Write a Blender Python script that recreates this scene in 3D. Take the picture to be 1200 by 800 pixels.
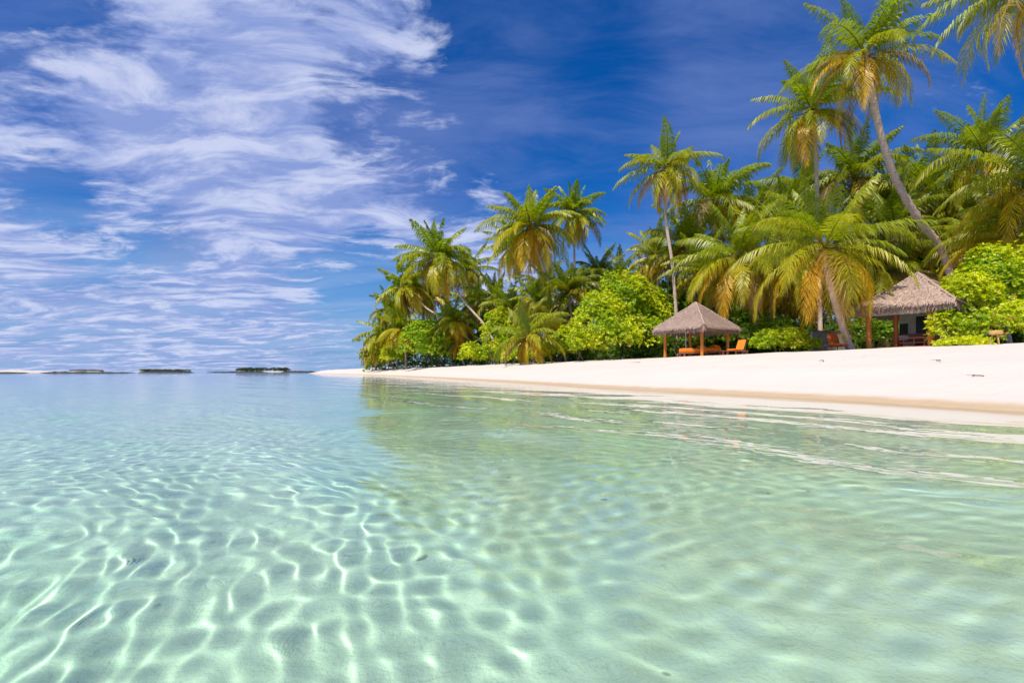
import bpy, math, random
import numpy as np
from mathutils import Vector, Matrix

# ------------------------------------------------------------------ basics
for o in list(bpy.data.objects):
    bpy.data.objects.remove(o)
scene = bpy.context.scene
COL = scene.collection
R = math.radians
H = 0.75           # camera height above the water
HY = 435.0         # horizon row in the 1200x800 photograph
F = 600.0          # focal length in photo pixels (18 mm)

def at(px, py, Y):
    return ((px-600.0)/F*Y, Y, H+(HY-py)/F*Y)

# ------------------------------------------------------------------ camera
cam = bpy.data.cameras.new("camera")
cam.lens = 18.0
cam.sensor_width = 36.0
cam.shift_y = (HY-400.0)/1200.0
cam.clip_start = 0.05
cam.clip_end = 20000
cam_o = bpy.data.objects.new("camera", cam)
COL.objects.link(cam_o)
cam_o.location = (0, 0, H)
cam_o.rotation_euler = (R(90), 0, 0)
scene.camera = cam_o

# ------------------------------------------------------------------ sun
SUN_EL = R(60)
SUN_DIR = Vector((-0.62, -0.78, 0)).normalized()*math.cos(SUN_EL) + Vector((0, 0, math.sin(SUN_EL)))  # towards the sun
sun = bpy.data.lights.new("sun", 'SUN')
sun.energy = 4.9
sun.angle = R(0.5)
sun.color = (1.0, 0.91, 0.78)
sun.cycles.is_caustics_light = True
sun_o = bpy.data.objects.new("sun", sun)
COL.objects.link(sun_o)
sun_o.rotation_euler = SUN_DIR.to_track_quat('Z', 'Y').to_euler()

# ------------------------------------------------------------------ node helpers
class NT:
    def __init__(s, tree):
        s.t = tree; s.n = tree.nodes; s.l = tree.links
    def new(s, typ, **kw):
        n = s.n.new(typ)
        for k, v in kw.items():
            if k.startswith('i_'):
                key = k[2:].replace('_', ' ')
                s.put(n.inputs[key], v)
            else:
                setattr(n, k, v)
        return n
    def put(s, sock, v):
        if isinstance(v, bpy.types.NodeSocket):
            s.l.new(v, sock)
        else:
            sock.default_value = v
    def math(s, op, a, b=0.0, c=0.0, clamp=False):
        n = s.n.new('ShaderNodeMath'); n.operation = op; n.use_clamp = clamp
        for i, v in enumerate((a, b, c)):
            if i < len(n.inputs): s.put(n.inputs[i], v)
        return n.outputs[0]
    def vmath(s, op, a, b=(0, 0, 0), out=0):
        n = s.n.new('ShaderNodeVectorMath'); n.operation = op
        s.put(n.inputs[0], a)
        if len(n.inputs) > 1: s.put(n.inputs[1], b)
        return n.outputs[out]
    def noise(s, vec, scale, detail=4, rough=0.5, dist=0.0, dims='3D', lac=2.0):
        n = s.n.new('ShaderNodeTexNoise'); n.noise_dimensions = dims
        s.put(n.inputs['Vector'], vec); s.put(n.inputs['Scale'], scale)
        n.inputs['Detail'].default_value = detail
        n.inputs['Roughness'].default_value = rough
        n.inputs['Distortion'].default_value = dist
        n.inputs['Lacunarity'].default_value = lac
        return n.outputs['Fac']
    def mapr(s, v, a, b, c=0.0, d=1.0, smooth=True):
        n = s.n.new('ShaderNodeMapRange')
        n.interpolation_type = 'SMOOTHSTEP' if smooth else 'LINEAR'
        s.put(n.inputs[0], v)
        for i, x in enumerate((a, b, c, d)): s.put(n.inputs[1+i], x)
        return n.outputs[0]
    def mix(s, f, a, b, mode='MIX'):
        n = s.n.new('ShaderNodeMix'); n.data_type = 'RGBA'; n.blend_type = mode
        s.put(n.inputs[0], f); s.put(n.inputs[6], a); s.put(n.inputs[7], b)
        return n.outputs[2]
    def mapping(s, vec, loc=(0, 0, 0), rot=(0, 0, 0), scale=(1, 1, 1)):
        n = s.n.new('ShaderNodeMapping')
        s.put(n.inputs[0], vec); n.inputs[1].default_value = loc
        n.inputs[2].default_value = rot; n.inputs[3].default_value = scale
        return n.outputs[0]
    def ramp(s, f, stops):
        n = s.n.new('ShaderNodeValToRGB')
        s.put(n.inputs[0], f)
        e = n.color_ramp.elements
        while len(e) < len(stops): e.new(0.5)
        for el, (p, c) in zip(e, stops):
            el.position = p; el.color = tuple(c)+(1.0,) if len(c) == 3 else c
        return n.outputs[0]

def C4(r, g, b): return (r, g, b, 1.0)

# ------------------------------------------------------------------ world: Nishita sky with high thin cloud
world = bpy.data.worlds.new("World")
scene.world = world
world.use_nodes = True
w = NT(world.node_tree)
w.n.clear()
out = w.new('ShaderNodeOutputWorld')
bg = w.new('ShaderNodeBackground')
bg.inputs['Strength'].default_value = 0.115
w.l.new(bg.outputs[0], out.inputs[0])
sky = w.new('ShaderNodeTexSky', sky_type='NISHITA')
sky.sun_disc = False
sky.sun_elevation = SUN_EL
sky.sun_rotation = math.atan2(SUN_DIR.x, SUN_DIR.y)
sky.altitude = 0; sky.air_density = 1.0; sky.dust_density = 0.3; sky.ozone_density = 3.0
hs = w.new('ShaderNodeHueSaturation', i_Saturation=1.22, i_Value=1.0, i_Color=sky.outputs[0])
skyc = w.mix(1.0, hs.outputs[0], C4(0.03, 0.46, 0.86), 'MULTIPLY')
_s = w.new('ShaderNodeSeparateXYZ'); w.l.new(w.new('ShaderNodeTexCoord').outputs['Generated'], _s.inputs[0])
skyc = w.mix(w.mapr(_s.outputs[2], -0.02, 0.32, 0.92, 0.0), skyc, C4(1.8, 3.1, 5.3))   # pale air low over the sea
tc = w.new('ShaderNodeTexCoord').outputs['Generated']
sep = w.new('ShaderNodeSeparateXYZ'); w.l.new(tc, sep.inputs[0])
zz = w.math('ADD', w.math('MAXIMUM', sep.outputs[2], 0.0), 0.13)
inv = w.math('DIVIDE', 1.0, zz)
P = w.vmath('SCALE', tc); P.node.inputs[3].default_value = 1.0
w.l.new(inv, P.node.inputs[3])
P = w.vmath('MULTIPLY', P, (1, 1, 0))
def blobs(lst):
    acc = None
    for px, py, r, wt in lst:
        v = Vector(((px-600)/F, 1.0, (HY-py)/F)).normalized()
        d = w.vmath('DOT_PRODUCT', tc, tuple(v), out=1)
        m = w.mapr(d, math.cos(r/F), 1.0, 0.0, wt)
        acc = m if acc is None else w.math('ADD', acc, m)
    return acc
# bright broken cloud
warp = w.new('ShaderNodeTexNoise'); warp.inputs['Scale'].default_value = 0.9; warp.inputs['Detail'].default_value = 3
w.l.new(P, warp.inputs['Vector'])
wv = w.vmath('SCALE', w.vmath('SUBTRACT', warp.outputs['Color'], (0.5, 0.5, 0.5))); wv.node.inputs[3].default_value = 0.8
Pw = w.vmath('ADD', P, wv)
big = w.noise(w.mapping(Pw, (3.1, 0.7, 0), (0, 0, R(-24)), (0.6, 1.25, 1)), 1.5, 3, 0.5)
fine = w.noise(w.mapping(Pw, (1.1, 4.7, 0), (0, 0, R(-30)), (0.62, 1.25, 1)), 4.6, 8, 0.62, 0.25)
puff = w.noise(w.mapping(P, (7.1, 2.7, 0), (0, 0, R(10)), (0.8, 1.1, 1)), 17.0, 4, 0.6, 0.5)
bias1 = blobs([(180, 20, 120, .13), (250, 100, 120, .17), (60, 170, 110, .20), (175, 195, 80, .14), (310, 215, 110, .15),
               (130, 345, 240, .20), (430, 225, 110, .16), (560, 255, 120, .19), (640, 290, 120, .10), (480, 85, 90, .10), (330, 90, 70, .06), (330, 275, 140, .07),
               (370, 75, 80, .10), (470, 95, 90, .05), (0, 285, 70, .08), (440, 290, 80, .06),
               (130, 243, 75, -.26), (30, 228, 55, -.22), (400, 45, 130, .13), (500, 60, 110, .10), (425, 135, 75, -.20), (225, 285, 45, -.14), (420, 322, 70, -.22), (330, 300, 40, -.12),
               (50, 60, 90, -.20), (640, 120, 180, -.20), (740, 190, 170, -.20), (880, 120, 330, -.17), (510, 205, 60, -.14), (600, 10, 170, -.14)])
s1 = w.math('ADD', w.math('MULTIPLY', big, 0.45), w.math('MULTIPLY', fine, 0.55))
s1 = w.math('ADD', s1, w.math('MULTIPLY', w.math('SUBTRACT', puff, 0.5), 0.34))
s1 = w.math('ADD', s1, bias1)
m1 = w.mapr(w.math('ADD', s1, w.math('MULTIPLY', w.math('SUBTRACT', fine, 0.5), 0.35)), 0.50, 0.78, 0.0, 1.0)
# thin veil
veil = w.noise(w.mapping(Pw, (9.1, 3.7, 0), (0, 0, R(-35)), (0.5, 1.3, 1)), 2.3, 8, 0.66, 0.3)
bias2 = blobs([(20, 20, 260, .22), (480, 70, 230, .20), (560, 250, 190, .14), (900, 60, 330, .14), (1060, 60, 250, .06), (700, 0, 220, .10), (880, 200, 200, .16),
               (150, 370, 400, .22), (700, 250, 130, .10), (640, 140, 150, -.08), (710, 185, 110, -.12), (420, 318, 90, -.16), (100, 238, 80, -.18)])
s2 = w.math('ADD', w.math('MULTIPLY', veil, 0.9), bias2)
m2 = w.mapr(s2, 0.52, 1.0, 0.0, 0.72)
# streaks low over the horizon
st = w.noise(w.mapping(Pw, (0.3, 5.0, 0), (0, 0, R(-4)), (0.20, 1.5, 1)), 1.7, 6, 0.54, 0.15)
low = w.math('MULTIPLY', w.mapr(sep.outputs[2], 0.03, 0.36, 1.0, 0.0), w.mapr(sep.outputs[0], -0.5, 0.5, 1.0, 0.55))
m3 = w.math('MULTIPLY', w.mapr(st, 0.34, 0.68, 0.0, 0.80), low)
c = w.mix(m2, skyc, C4(1.15, 1.75, 4.2))
c = w.mix(m3, c, C4(2.7, 3.7, 5.9))
shade = w.mix(w.mapr(fine, 0.40, 0.66), C4(2.1, 2.8, 5.5), C4(5.0, 5.4, 7.1))
c = w.mix(w.math('MULTIPLY', m1, 0.86), c, shade)
w.l.new(c, bg.inputs['Color'])

# ------------------------------------------------------------------ view and render settings
vs = scene.view_settings
scene.display_settings.display_device = 'sRGB'
vs.view_transform = 'Standard'; vs.look = 'None'; vs.gamma = 1.0; vs.use_curve_mapping = False
vs.exposure = 0.22
scene.render.engine = 'CYCLES'
cy = scene.cycles
cy.use_denoising = True
try: cy.denoiser = 'OPENIMAGEDENOISE'
except Exception: pass
cy.max_bounces = 8; cy.diffuse_bounces = 3; cy.glossy_bounces = 3; cy.transmission_bounces = 6
cy.transparent_max_bounces = 8
cy.caustics_reflective = False; cy.caustics_refractive = True
cy.sample_clamp_indirect = 6.0; cy.sample_clamp_direct = 0
cy.use_adaptive_sampling = False

# ------------------------------------------------------------------ object helpers
def setp(o, label=None, cat=None, group=None, kind=None):
    if label: o['label'] = label
    if cat: o['category'] = cat
    if group: o['group'] = group
    if kind: o['kind'] = kind
    return o

def mesh_np(name, verts, faces_list, mat=None, parent=None, smooth=False, attr=None):
    """faces_list: list of int arrays (n,k). attr: dict name-> (n,4) per-vertex colour"""
    verts = np.asarray(verts, dtype=np.float32)
    me = bpy.data.meshes.new(name)
    me.vertices.add(len(verts))
    me.vertices.foreach_set('co', verts.ravel())
    loops = np.concatenate([np.asarray(f, dtype=np.int32).ravel() for f in faces_list])
    tot = np.concatenate([np.full(len(f), np.asarray(f).shape[1], dtype=np.int32) for f in faces_list])
    start = np.concatenate([[0], np.cumsum(tot)[:-1]]).astype(np.int32)
    me.loops.add(len(loops)); me.loops.foreach_set('vertex_index', loops)
    me.polygons.add(len(tot)); me.polygons.foreach_set('loop_start', start)
    try: me.polygons.foreach_set('loop_total', tot)
    except Exception: pass
    me.polygons.foreach_set('use_smooth', np.full(len(tot), smooth, dtype=bool))
    me.update(calc_edges=True)
    if attr:
        for k, v in attr.items():
            a = me.color_attributes.new(k, 'FLOAT_COLOR', 'POINT')
            a.data.foreach_set('color', np.asarray(v, dtype=np.float32).ravel())
    if mat: me.materials.append(mat)
    o = bpy.data.objects.new(name, me)
    COL.objects.link(o)
    if parent: o.parent = parent
    return o

def empty(name, loc, rz=0.0):
    o = bpy.data.objects.new(name, None)
    o.empty_display_size = 0.3
    o.location = loc; o.rotation_euler = (0, 0, rz)
    COL.objects.link(o)
    return o

class MB:
    """mesh builder collecting boxes, tubes and the like into one mesh"""
    def __init__(s): s.v = []; s.q = []; s.t = []; s.n = 0
    def add(s, v, quads=None, tris=None):
        v = np.asarray(v, float)
        if quads is not None and len(quads): s.q.append(np.asarray(quads)+s.n)
        if tris is not None and len(tris): s.t.append(np.asarray(tris)+s.n)
        s.v.append(v); s.n += len(v)
    def box(s, c, size, rot=None, bev=0.0):
        x, y, z = [k/2 for k in size]
        if bev <= 0:
            v = np.array([(sx*x, sy*y, sz*z) for sx in (-1, 1) for sy in (-1, 1) for sz in (-1, 1)])
            f = [(0, 1, 3, 2), (4, 6, 7, 5), (0, 4, 5, 1), (2, 3, 7, 6), (0, 2, 6, 4), (1, 5, 7, 3)]
            if rot is not None: v = v @ np.array(rot.to_3x3()).T
            s.add(v+np.array(c), f); return
        # rounded (chamfered) box: 24 verts
        b = min(bev, x*.9, y*.9, z*.9)
        v = []; idx = {}
        for sx in (-1, 1):
            for sy in (-1, 1):
                for sz in (-1, 1):
                    for ax in range(3):
                        p = [sx*(x-b), sy*(y-b), sz*(z-b)]
                        p[ax] = (sx*x, sy*y, sz*z)[ax]
                        idx[(sx, sy, sz, ax)] = len(v); v.append(p)
        q = []; t = []
        for ax in range(3):
            a1, a2 = [(1, 2), (0, 2), (0, 1)][ax]
            for sg in (-1, 1):
                cs = []
                for u, k in ((-1, -1), (1, -1), (1, 1), (-1, 1)):
                    sgn = [0, 0, 0]; sgn[ax] = sg; sgn[a1] = u; sgn[a2] = k
                    cs.append(idx[(*sgn, ax)])
                if (sg == 1) == (ax == 1): cs = cs[::-1]
                q.append(cs)
        for ax in range(3):            # edges running along ax
            a1, a2 = [(1, 2), (0, 2), (0, 1)][ax]
            for u in (-1, 1):
                for k in (-1, 1):
                    def key(e, face):
                        sgn = [0, 0, 0]; sgn[ax] = e; sgn[a1] = u; sgn[a2] = k
                        return idx[(*sgn, face)]
                    q.append([key(-1, a1), key(1, a1), key(1, a2), key(-1, a2)])
        for sx in (-1, 1):
            for sy in (-1, 1):
                for sz in (-1, 1):
                    t.append([idx[(sx, sy, sz, a)] for a in range(3)])
        v = np.array(v)
        if rot is not None: v = v @ np.array(rot.to_3x3()).T
        s.add(v+np.array(c), q, t)
    def tube(s, pts, rad, n=8, cap=True):
        pts = np.asarray(pts, float); m = len(pts)
        rad = np.broadcast_to(np.asarray(rad, float), (m,))
        tan = np.gradient(pts, axis=0); tan /= np.linalg.norm(tan, axis=1)[:, None]+1e-9
        ref = np.array([1.0, 0, 0]) if abs(tan[0][0]) < .9 else np.array([0, 1.0, 0])
        v = []
        for i in range(m):
            a = ref-tan[i]*np.dot(ref, tan[i]); a /= np.linalg.norm(a)
            b = np.cross(tan[i], a); ref = a
            for k in range(n):
                th = 2*math.pi*k/n
                v.append(pts[i]+rad[i]*(a*math.cos(th)+b*math.sin(th)))
        q = [(i*n+k, i*n+(k+1) % n, (i+1)*n+(k+1) % n, (i+1)*n+k) for i in range(m-1) for k in range(n)]
        t = []
        if cap:
            v.append(pts[0]); v.append(pts[-1]); c0 = m*n; c1 = c0+1
            t += [(c0, (k+1) % n, k) for k in range(n)]
            t += [(c1, (m-1)*n+k, (m-1)*n+(k+1) % n) for k in range(n)]
        s.add(v, q, t)
    def build(s, name, mat, parent=None, smooth=False, attr=None):
        fl = []
        if s.q: fl.append(np.concatenate(s.q))
        if s.t: fl.append(np.concatenate(s.t))
        return mesh_np(name, np.concatenate(s.v), fl, mat, parent, smooth, attr)

# ------------------------------------------------------------------ the island: coast and ground height
COAST = [(22, -40), (14, -12), (11.2, 0), (10.3, 5), (9.4, 9.5), (7.7, 15.3), (3.9, 23.2), (0, 35), (-10.7, 63), (-33, 112), (-64, 172),
         (-74, 186), (-66, 194), (-30, 186), (10, 176), (70, 160), (150, 110), (185, 30), (170, -60), (90, -90), (40, -75)]
def catmull(pts, k=8):
    n = len(pts); res = []
    p = np.array(pts, float)
    for i in range(n):
        a, b, c_, d = p[(i-1) % n], p[i], p[(i+1) % n], p[(i+2) % n]
        for j in range(k):
            t = j/k
            res.append(.5*((2*b)+(-a+c_)*t+(2*a-5*b+4*c_-d)*t*t+(-a+3*b-3*c_+d)*t**3))
    return np.array(res)
CP = catmull(COAST, 5)
def coast_dist(x, y):
    """signed distance to the waterline, positive on land"""
    x = np.asarray(x, float); y = np.asarray(y, float)
    best = np.full(x.shape, 1e18); inside = np.zeros(x.shape, bool)
    n = len(CP)
    for i in range(n):
        ax, ay = CP[i]; bx, by = CP[(i+1) % n]
        dx, dy = bx-ax, by-ay
        t = np.clip(((x-ax)*dx+(y-ay)*dy)/(dx*dx+dy*dy), 0, 1)
        q = (x-ax-t*dx)**2+(y-ay-t*dy)**2
        np.minimum(best, q, out=best)
        if ay != by:
            cr = ((ay > y) != (by > y)) & (x < (bx-ax)*(y-ay)/(by-ay)+ax)
            inside ^= cr
    return np.sqrt(best)*np.where(inside, 1, -1)
PD = [-4000, -600, -200, -80, -40, -20, -12, -7, -3.5, -1.2, 0, 1.6, 4, 7, 12, 14.5, 20, 30, 60, 200]
PZ = [-9, -4.5, -1.9, -1.15, -.86, -.70, -.58, -.45, -.28, -.10, 0, .30, .86, 1.36, 1.72, 1.88, 2.12, 2.25, 2.4, 2.5]
def ground(x, y):
    d = coast_dist(x, y)
    z = np.interp(d, PD, PZ)
    x = np.asarray(x, float); y = np.asarray(y, float)
    land = np.clip(d/4, 0, 1)
    z = z + land*(0.035*np.sin(x*.9+1.3*np.sin(y*.31))*np.sin(y*.55+x*.2)+0.02*np.sin(x*2.1+y*1.3))
    sea = np.clip(-d/5, 0, 1)
    z = z + sea*(0.035*np.sin(x*.8+.7*np.sin(y*.5))*np.sin(y*.7+1)+.018*np.sin(1.9*x+2.3*y+np.sin(x)))
    return z
def gz(x, y): return float(ground(np.array([x]), np.array([y]))[0])

def fan(cx, cy, rs, ths):
    RR, TT = np.meshgrid(rs, ths, indexing='ij')
    X = cx+RR*np.sin(TT); Y = cy+RR*np.cos(TT)
    nr, nt = len(rs), len(ths)
    i = np.arange((nr-1)*(nt-1)); a = i//(nt-1); b = i % (nt-1)
    q = np.stack([a*nt+b, a*nt+b+1, (a+1)*nt+b+1, (a+1)*nt+b], 1)
    return X.ravel(), Y.ravel(), RR.ravel(), q

# ------------------------------------------------------------------ materials
def new_mat(name):
    m = bpy.data.materials.new(name); m.use_nodes = True
    t = NT(m.node_tree); t.n.clear()
    o = t.new('ShaderNodeOutputMaterial')
    return m, t, o

def mat_sand():
    m, t, o = new_mat("sand")
    g = t.new('ShaderNodeNewGeometry').outputs['Position']
    sepn = t.new('ShaderNodeSeparateXYZ'); t.l.new(g, sepn.inputs[0])
    z = sepn.outputs[2]
    n1 = t.noise(g, 0.6, 5, .6); n2 = t.noise(g, 38, 3, .7); n3 = t.noise(g, 5.0, 5, .65)
    dry = t.mix(n1, C4(.60, .53, .475), C4(.67, .595, .54))
    speck = t.mapr(n2, .64, .74)
    dry = t.mix(t.math('MULTIPLY', speck, .25), dry, C4(.40, .33, .27))
    vf = t.new('ShaderNodeTexVoronoi', feature='F1'); vf.inputs['Scale'].default_value = 1.15; t.l.new(g, vf.inputs['Vector'])
    foot = t.math('MULTIPLY', t.mapr(vf.outputs['Distance'], .10, .26, 1, 0), t.mapr(t.noise(g, .23, 3, .6), .46, .60))
    wetc = t.mix(n3, C4(.50, .37, .23), C4(.60, .46, .31))
    wn = t.math('ADD', z, t.math('MULTIPLY', t.math('SUBTRACT', t.noise(g, 0.9, 4, .6), .5), .10))
    wet = t.mapr(wn, .06, .17, 1, 0)
    c = t.mix(wet, dry, wetc)
    # sea bed: white coral sand with a faint algae bloom, pebbles and dark grains
    bed = t.mix(t.noise(g, 1.1, 5, .65), C4(.84, .76, .58), C4(.94, .87, .70))
    bed = t.mix(t.math('MULTIPLY', t.mapr(t.noise(g, 14, 4, .7), .58, .75), .20), bed, C4(.38, .36, .27))
    bed = t.mix(t.math('MULTIPLY', t.mapr(t.noise(g, 55, 4, .75), .56, .70), .24), bed, C4(.40, .38, .30))
    bed = t.mix(t.mapr(t.noise(g, .35, 4, .6), .45, .75, 0, .22), bed, C4(.55, .56, .46))
    vor = t.new('ShaderNodeTexVoronoi', feature='F1'); vor.inputs['Scale'].default_value = 2.6
    t.l.new(g, vor.inputs['Vector'])
    peb = t.mapr(vor.outputs['Distance'], .035, .07, 1, 0)
    bed = t.mix(t.math('MULTIPLY', peb, .8), bed, C4(.30, .27, .20))
    c = t.mix(t.mapr(z, -.16, -.02, 1, 0), c, bed)
    b = t.new('ShaderNodeBsdfPrincipled')
    t.l.new(c, b.inputs['Base Color'])
    t.l.new(t.mapr(wet, 0, 1, .95, .45), b.inputs['Roughness'])
    b.inputs['Specular IOR Level'].default_value = .25
    bump = t.new('ShaderNodeBump'); bump.inputs['Strength'].default_value = .8; bump.inputs['Distance'].default_value = .06
    hh = t.math('ADD', t.math('MULTIPLY', t.noise(g, 3.0, 6, .65), 1.0), t.math('MULTIPLY', t.noise(g, 22, 3, .6), .22))
    hh = t.math('SUBTRACT', hh, t.math('MULTIPLY', t.math('MULTIPLY', foot, 1.3), t.mapr(z, .5, .9)))
    t.l.new(hh, bump.inputs['Height'])
    t.l.new(bump.outputs[0], b.inputs['Normal'])
    t.l.new(b.outputs[0], o.inputs[0])
    return m

def mat_water():
    m, t, o = new_mat("water")
    geo = t.new('ShaderNodeNewGeometry')
    g = geo.outputs['Position']
    dist = t.vmath('LENGTH', t.vmath('MULTIPLY', g, (1, 1, 0)), out=1)
    # fine wind ripples, too small for the mesh further out
    far = t.mapr(dist, 7, 22)
    b1 = t.noise(t.mapping(g, (0, 0, 0), (0, 0, R(-20)), (1.0, 1.7, 1)), 2.8, 3, .55, .4)
    b2 = t.noise(t.mapping(g, (3, 0, 0), (0, 0, R(12)), (.55, 1.2, 1)), .7, 3, .5, .2)
    hgt = t.math('ADD', t.math('MULTIPLY', b1, .30), t.math('MULTIPLY', b2, .55))
    bump = t.new('ShaderNodeBump'); bump.inputs['Distance'].default_value = .12
    t.l.new(t.math('MULTIPLY', far, .11), bump.inputs['Strength'])
    t.l.new(hgt, bump.inputs['Height'])
    fr = t.new('ShaderNodeFresnel'); fr.inputs['IOR'].default_value = 1.33
    t.l.new(bump.outputs[0], fr.inputs['Normal'])
    refr = t.new('ShaderNodeBsdfRefraction'); refr.inputs['IOR'].default_value = 1.33; refr.inputs['Roughness'].default_value = 0
    t.l.new(bump.outputs[0], refr.inputs['Normal'])
    at_ = t.new('ShaderNodeAttribute', attribute_name='depth')     # metres of water under this point: absorption
    dep = at_.outputs['Fac']
    comb = t.new('ShaderNodeCombineColor')
    for i_, k_ in enumerate((-.50, -.015, -.09)):
        t.l.new(t.math('EXPONENT', t.math('MULTIPLY', dep, k_)), comb.inputs[i_])
    t.l.new(comb.outputs[0], refr.inputs['Color'])
    gl = t.new('ShaderNodeBsdfGlossy'); gl.inputs['Roughness'].default_value = 0.0
    gl.inputs['Color'].default_value = C4(1, 1, 1)
    t.l.new(bump.outputs[0], gl.inputs['Normal'])
    mx = t.new('ShaderNodeMixShader')
    t.l.new(fr.outputs[0], mx.inputs[0]); t.l.new(refr.outputs[0], mx.inputs[1]); t.l.new(gl.outputs[0], mx.inputs[2])
    t.l.new(mx.outputs[0], o.inputs['Surface'])
    return m

# ------------------------------------------------------------------ ground sheet (beach, sea bed)
M_SAND = mat_sand()
M_WATER = mat_water()
rs = np.concatenate([[0.5], np.geomspace(1.0, 260, 620), np.geomspace(275, 9000, 40)])
ths = np.concatenate([np.linspace(-math.pi, R(-75), 60)[:-1], np.linspace(R(-75), R(75), 620), np.linspace(R(75), math.pi, 60)[1:]])
X, Y, RR, q = fan(0, -4, rs, ths)
Z = ground(X, Y)
g_o = mesh_np("ground", np.stack([X, Y, Z], 1), [q], M_SAND, smooth=True)
g_o['kind'] = 'structure'
g_o.cycles_visibility if hasattr(g_o, 'cycles_visibility') else None
g_o.cycles.is_caustics_receiver = True

# ------------------------------------------------------------------ water: real ripples in the mesh
def water_height(X, Y, spacing):
    rng = np.random.RandomState(5)
    D = coast_dist(X, Y)
    calm = np.clip(1.12-np.hypot(X, Y)/34, .24, 1.0)
    depth_f = np.clip(-D/6.0, 0.0, 1.0)                      # waves calm down towards the beach
    open_f = 0.55+0.45*np.clip((2.0-X*0.9-0.12*Y)/6.0, 0, 1)  # choppier on the open side
    wx = .35*np.sin(.55*X+.4*Y+1)+.22*np.sin(-.9*X+1.1*Y)
    wy = .35*np.sin(.6*X-.5*Y+2)+.22*np.sin(1.3*X+.7*Y)
    z = np.zeros_like(X)
    def band(n, l0, l1, dir0, spread, slope, mask, seed):
        nonlocal z
        r = np.random.RandomState(seed)
        for i in range(n):
            lam = math.exp(r.uniform(math.log(l0), math.log(l1)))
            th = dir0+r.normal()*spread
            k = 2*math.pi/lam
            amp = slope/k*math.sqrt(2.0/n)*r.uniform(.6, 1.4)
            fade = np.clip((lam/spacing-5)/4, 0, 1)
            z += amp*fade*mask*calm*np.sin(k*(math.cos(th)*(X+wx)+math.sin(th)*(Y+wy))+r.uniform(0, 6.28))
    band(30, .135, .26, R(-112), .68, .040, open_f*depth_f, 35)
    band(10, .30, .48, R(-135), .5, .026, open_f*depth_f, 2)
    band(8, .5, .85, R(-160), .35, .026, depth_f*(1.05-open_f*.5), 3)
    band(6, 1.3, 3.0, R(-140), .4, .036, depth_f, 4)
    return z
rs = [1.5]
while rs[-1] < 70:
    rs.append(rs[-1]*1.0+max(.012, rs[-1]*.0027))
rs = np.concatenate([rs, np.geomspace(72, 9000, 90)])
ths = np.concatenate([np.linspace(-math.pi, R(-70), 60)[:-1], np.linspace(R(-70), R(66), 1350), np.linspace(R(66), math.pi, 60)[1:]])
X, Y, RR, q = fan(0, -4, rs, ths)
sp = np.maximum(RR*.0019, .012)
TH = np.arctan2(X, Y+4)
sp = np.where((TH < R(-70)) | (TH > R(66)), 1e3, sp)
Z = water_height(X, Y, sp)
dp = np.clip(-ground(X, Y), 0, 12)[:, None]
wat = mesh_np("water", np.stack([X, Y, Z], 1), [q], M_WATER, smooth=True, attr={'depth': np.concatenate([dp, dp, dp, dp], 1)})
wat['kind'] = 'structure'
wat.cycles.is_caustics_caster = True

# ------------------------------------------------------------------ vegetation materials
def mat_leaf(name, gloss=.10, rough=.42, trans=.38, tcol=(1.25, 1.35, .35)):
    m, t, o = new_mat(name)
    a = t.new('ShaderNodeAttribute', attribute_name='tint').outputs['Color']
    g = t.new('ShaderNodeNewGeometry').outputs['Position']
    n = t.noise(g, 9, 2, .5)
    colr = t.mix(1.0, a, t.mix(n, C4(.78, .78, .78), C4(1.2, 1.2, 1.2)), 'MULTIPLY')
    d = t.new('ShaderNodeBsdfDiffuse'); t.l.new(colr, d.inputs[0])
    tr = t.new('ShaderNodeBsdfTranslucent')
    t.l.new(t.mix(1.0, colr, C4(*tcol), 'MULTIPLY'), tr.inputs[0])
    gl = t.new('ShaderNodeBsdfGlossy'); gl.inputs['Roughness'].default_value = rough
    gl.inputs[0].default_value = C4(.95, .97, .85)
    m1 = t.new('ShaderNodeMixShader'); m1.inputs[0].default_value = trans
    t.l.new(d.outputs[0], m1.inputs[1]); t.l.new(tr.outputs[0], m1.inputs[2])
    m2 = t.new('ShaderNodeMixShader'); m2.inputs[0].default_value = gloss
    t.l.new(m1.outputs[0], m2.inputs[1]); t.l.new(gl.outputs[0], m2.inputs[2])
    t.l.new(m2.outputs[0], o.inputs[0])
    return m
M_FROND = mat_leaf("palm_frond", .03, .42, .44)
M_LEAF = mat_leaf("broad_leaf", .03, .45, .42)

def mat_simple(name, c1, c2, scale=6, rough=.8, stretch=(1, 1, 1), bump=.3, obj_space=True, bdist=.02):
    m, t, o = new_mat(name)
    src = t.new('ShaderNodeTexCoord').outputs['Object'] if obj_space else t.new('ShaderNodeNewGeometry').outputs['Position']
    v = t.mapping(src, scale=stretch)
    n = t.noise(v, scale, 6, .65, .2)
    c_ = t.mix(t.mapr(n, .3, .7), C4(*c1), C4(*c2))
    b = t.new('ShaderNodeBsdfPrincipled'); t.l.new(c_, b.inputs['Base Color'])
    b.inputs['Roughness'].default_value = rough
    b.inputs['Specular IOR Level'].default_value = .3
    bp = t.new('ShaderNodeBump'); bp.inputs['Strength'].default_value = bump; bp.inputs['Distance'].default_value = bdist
    t.l.new(n, bp.inputs['Height']); t.l.new(bp.outputs[0], b.inputs['Normal'])
    t.l.new(b.outputs[0], o.inputs[0])
    return m
M_TRUNK = mat_simple("palm_bark", (.44, .31, .26), (.74, .58, .50), 3.0, .9, (1, 1, 5.0), .8, bdist=.04)
M_STEM = mat_simple("shrub_stem", (.16, .11, .07), (.30, .23, .16), 5, .9)
M_THATCH = mat_simple("thatch", (.17, .115, .09), (.44, .31, .26), 5.5, .95, (1, 1, 1), .9, bdist=.05)
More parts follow.
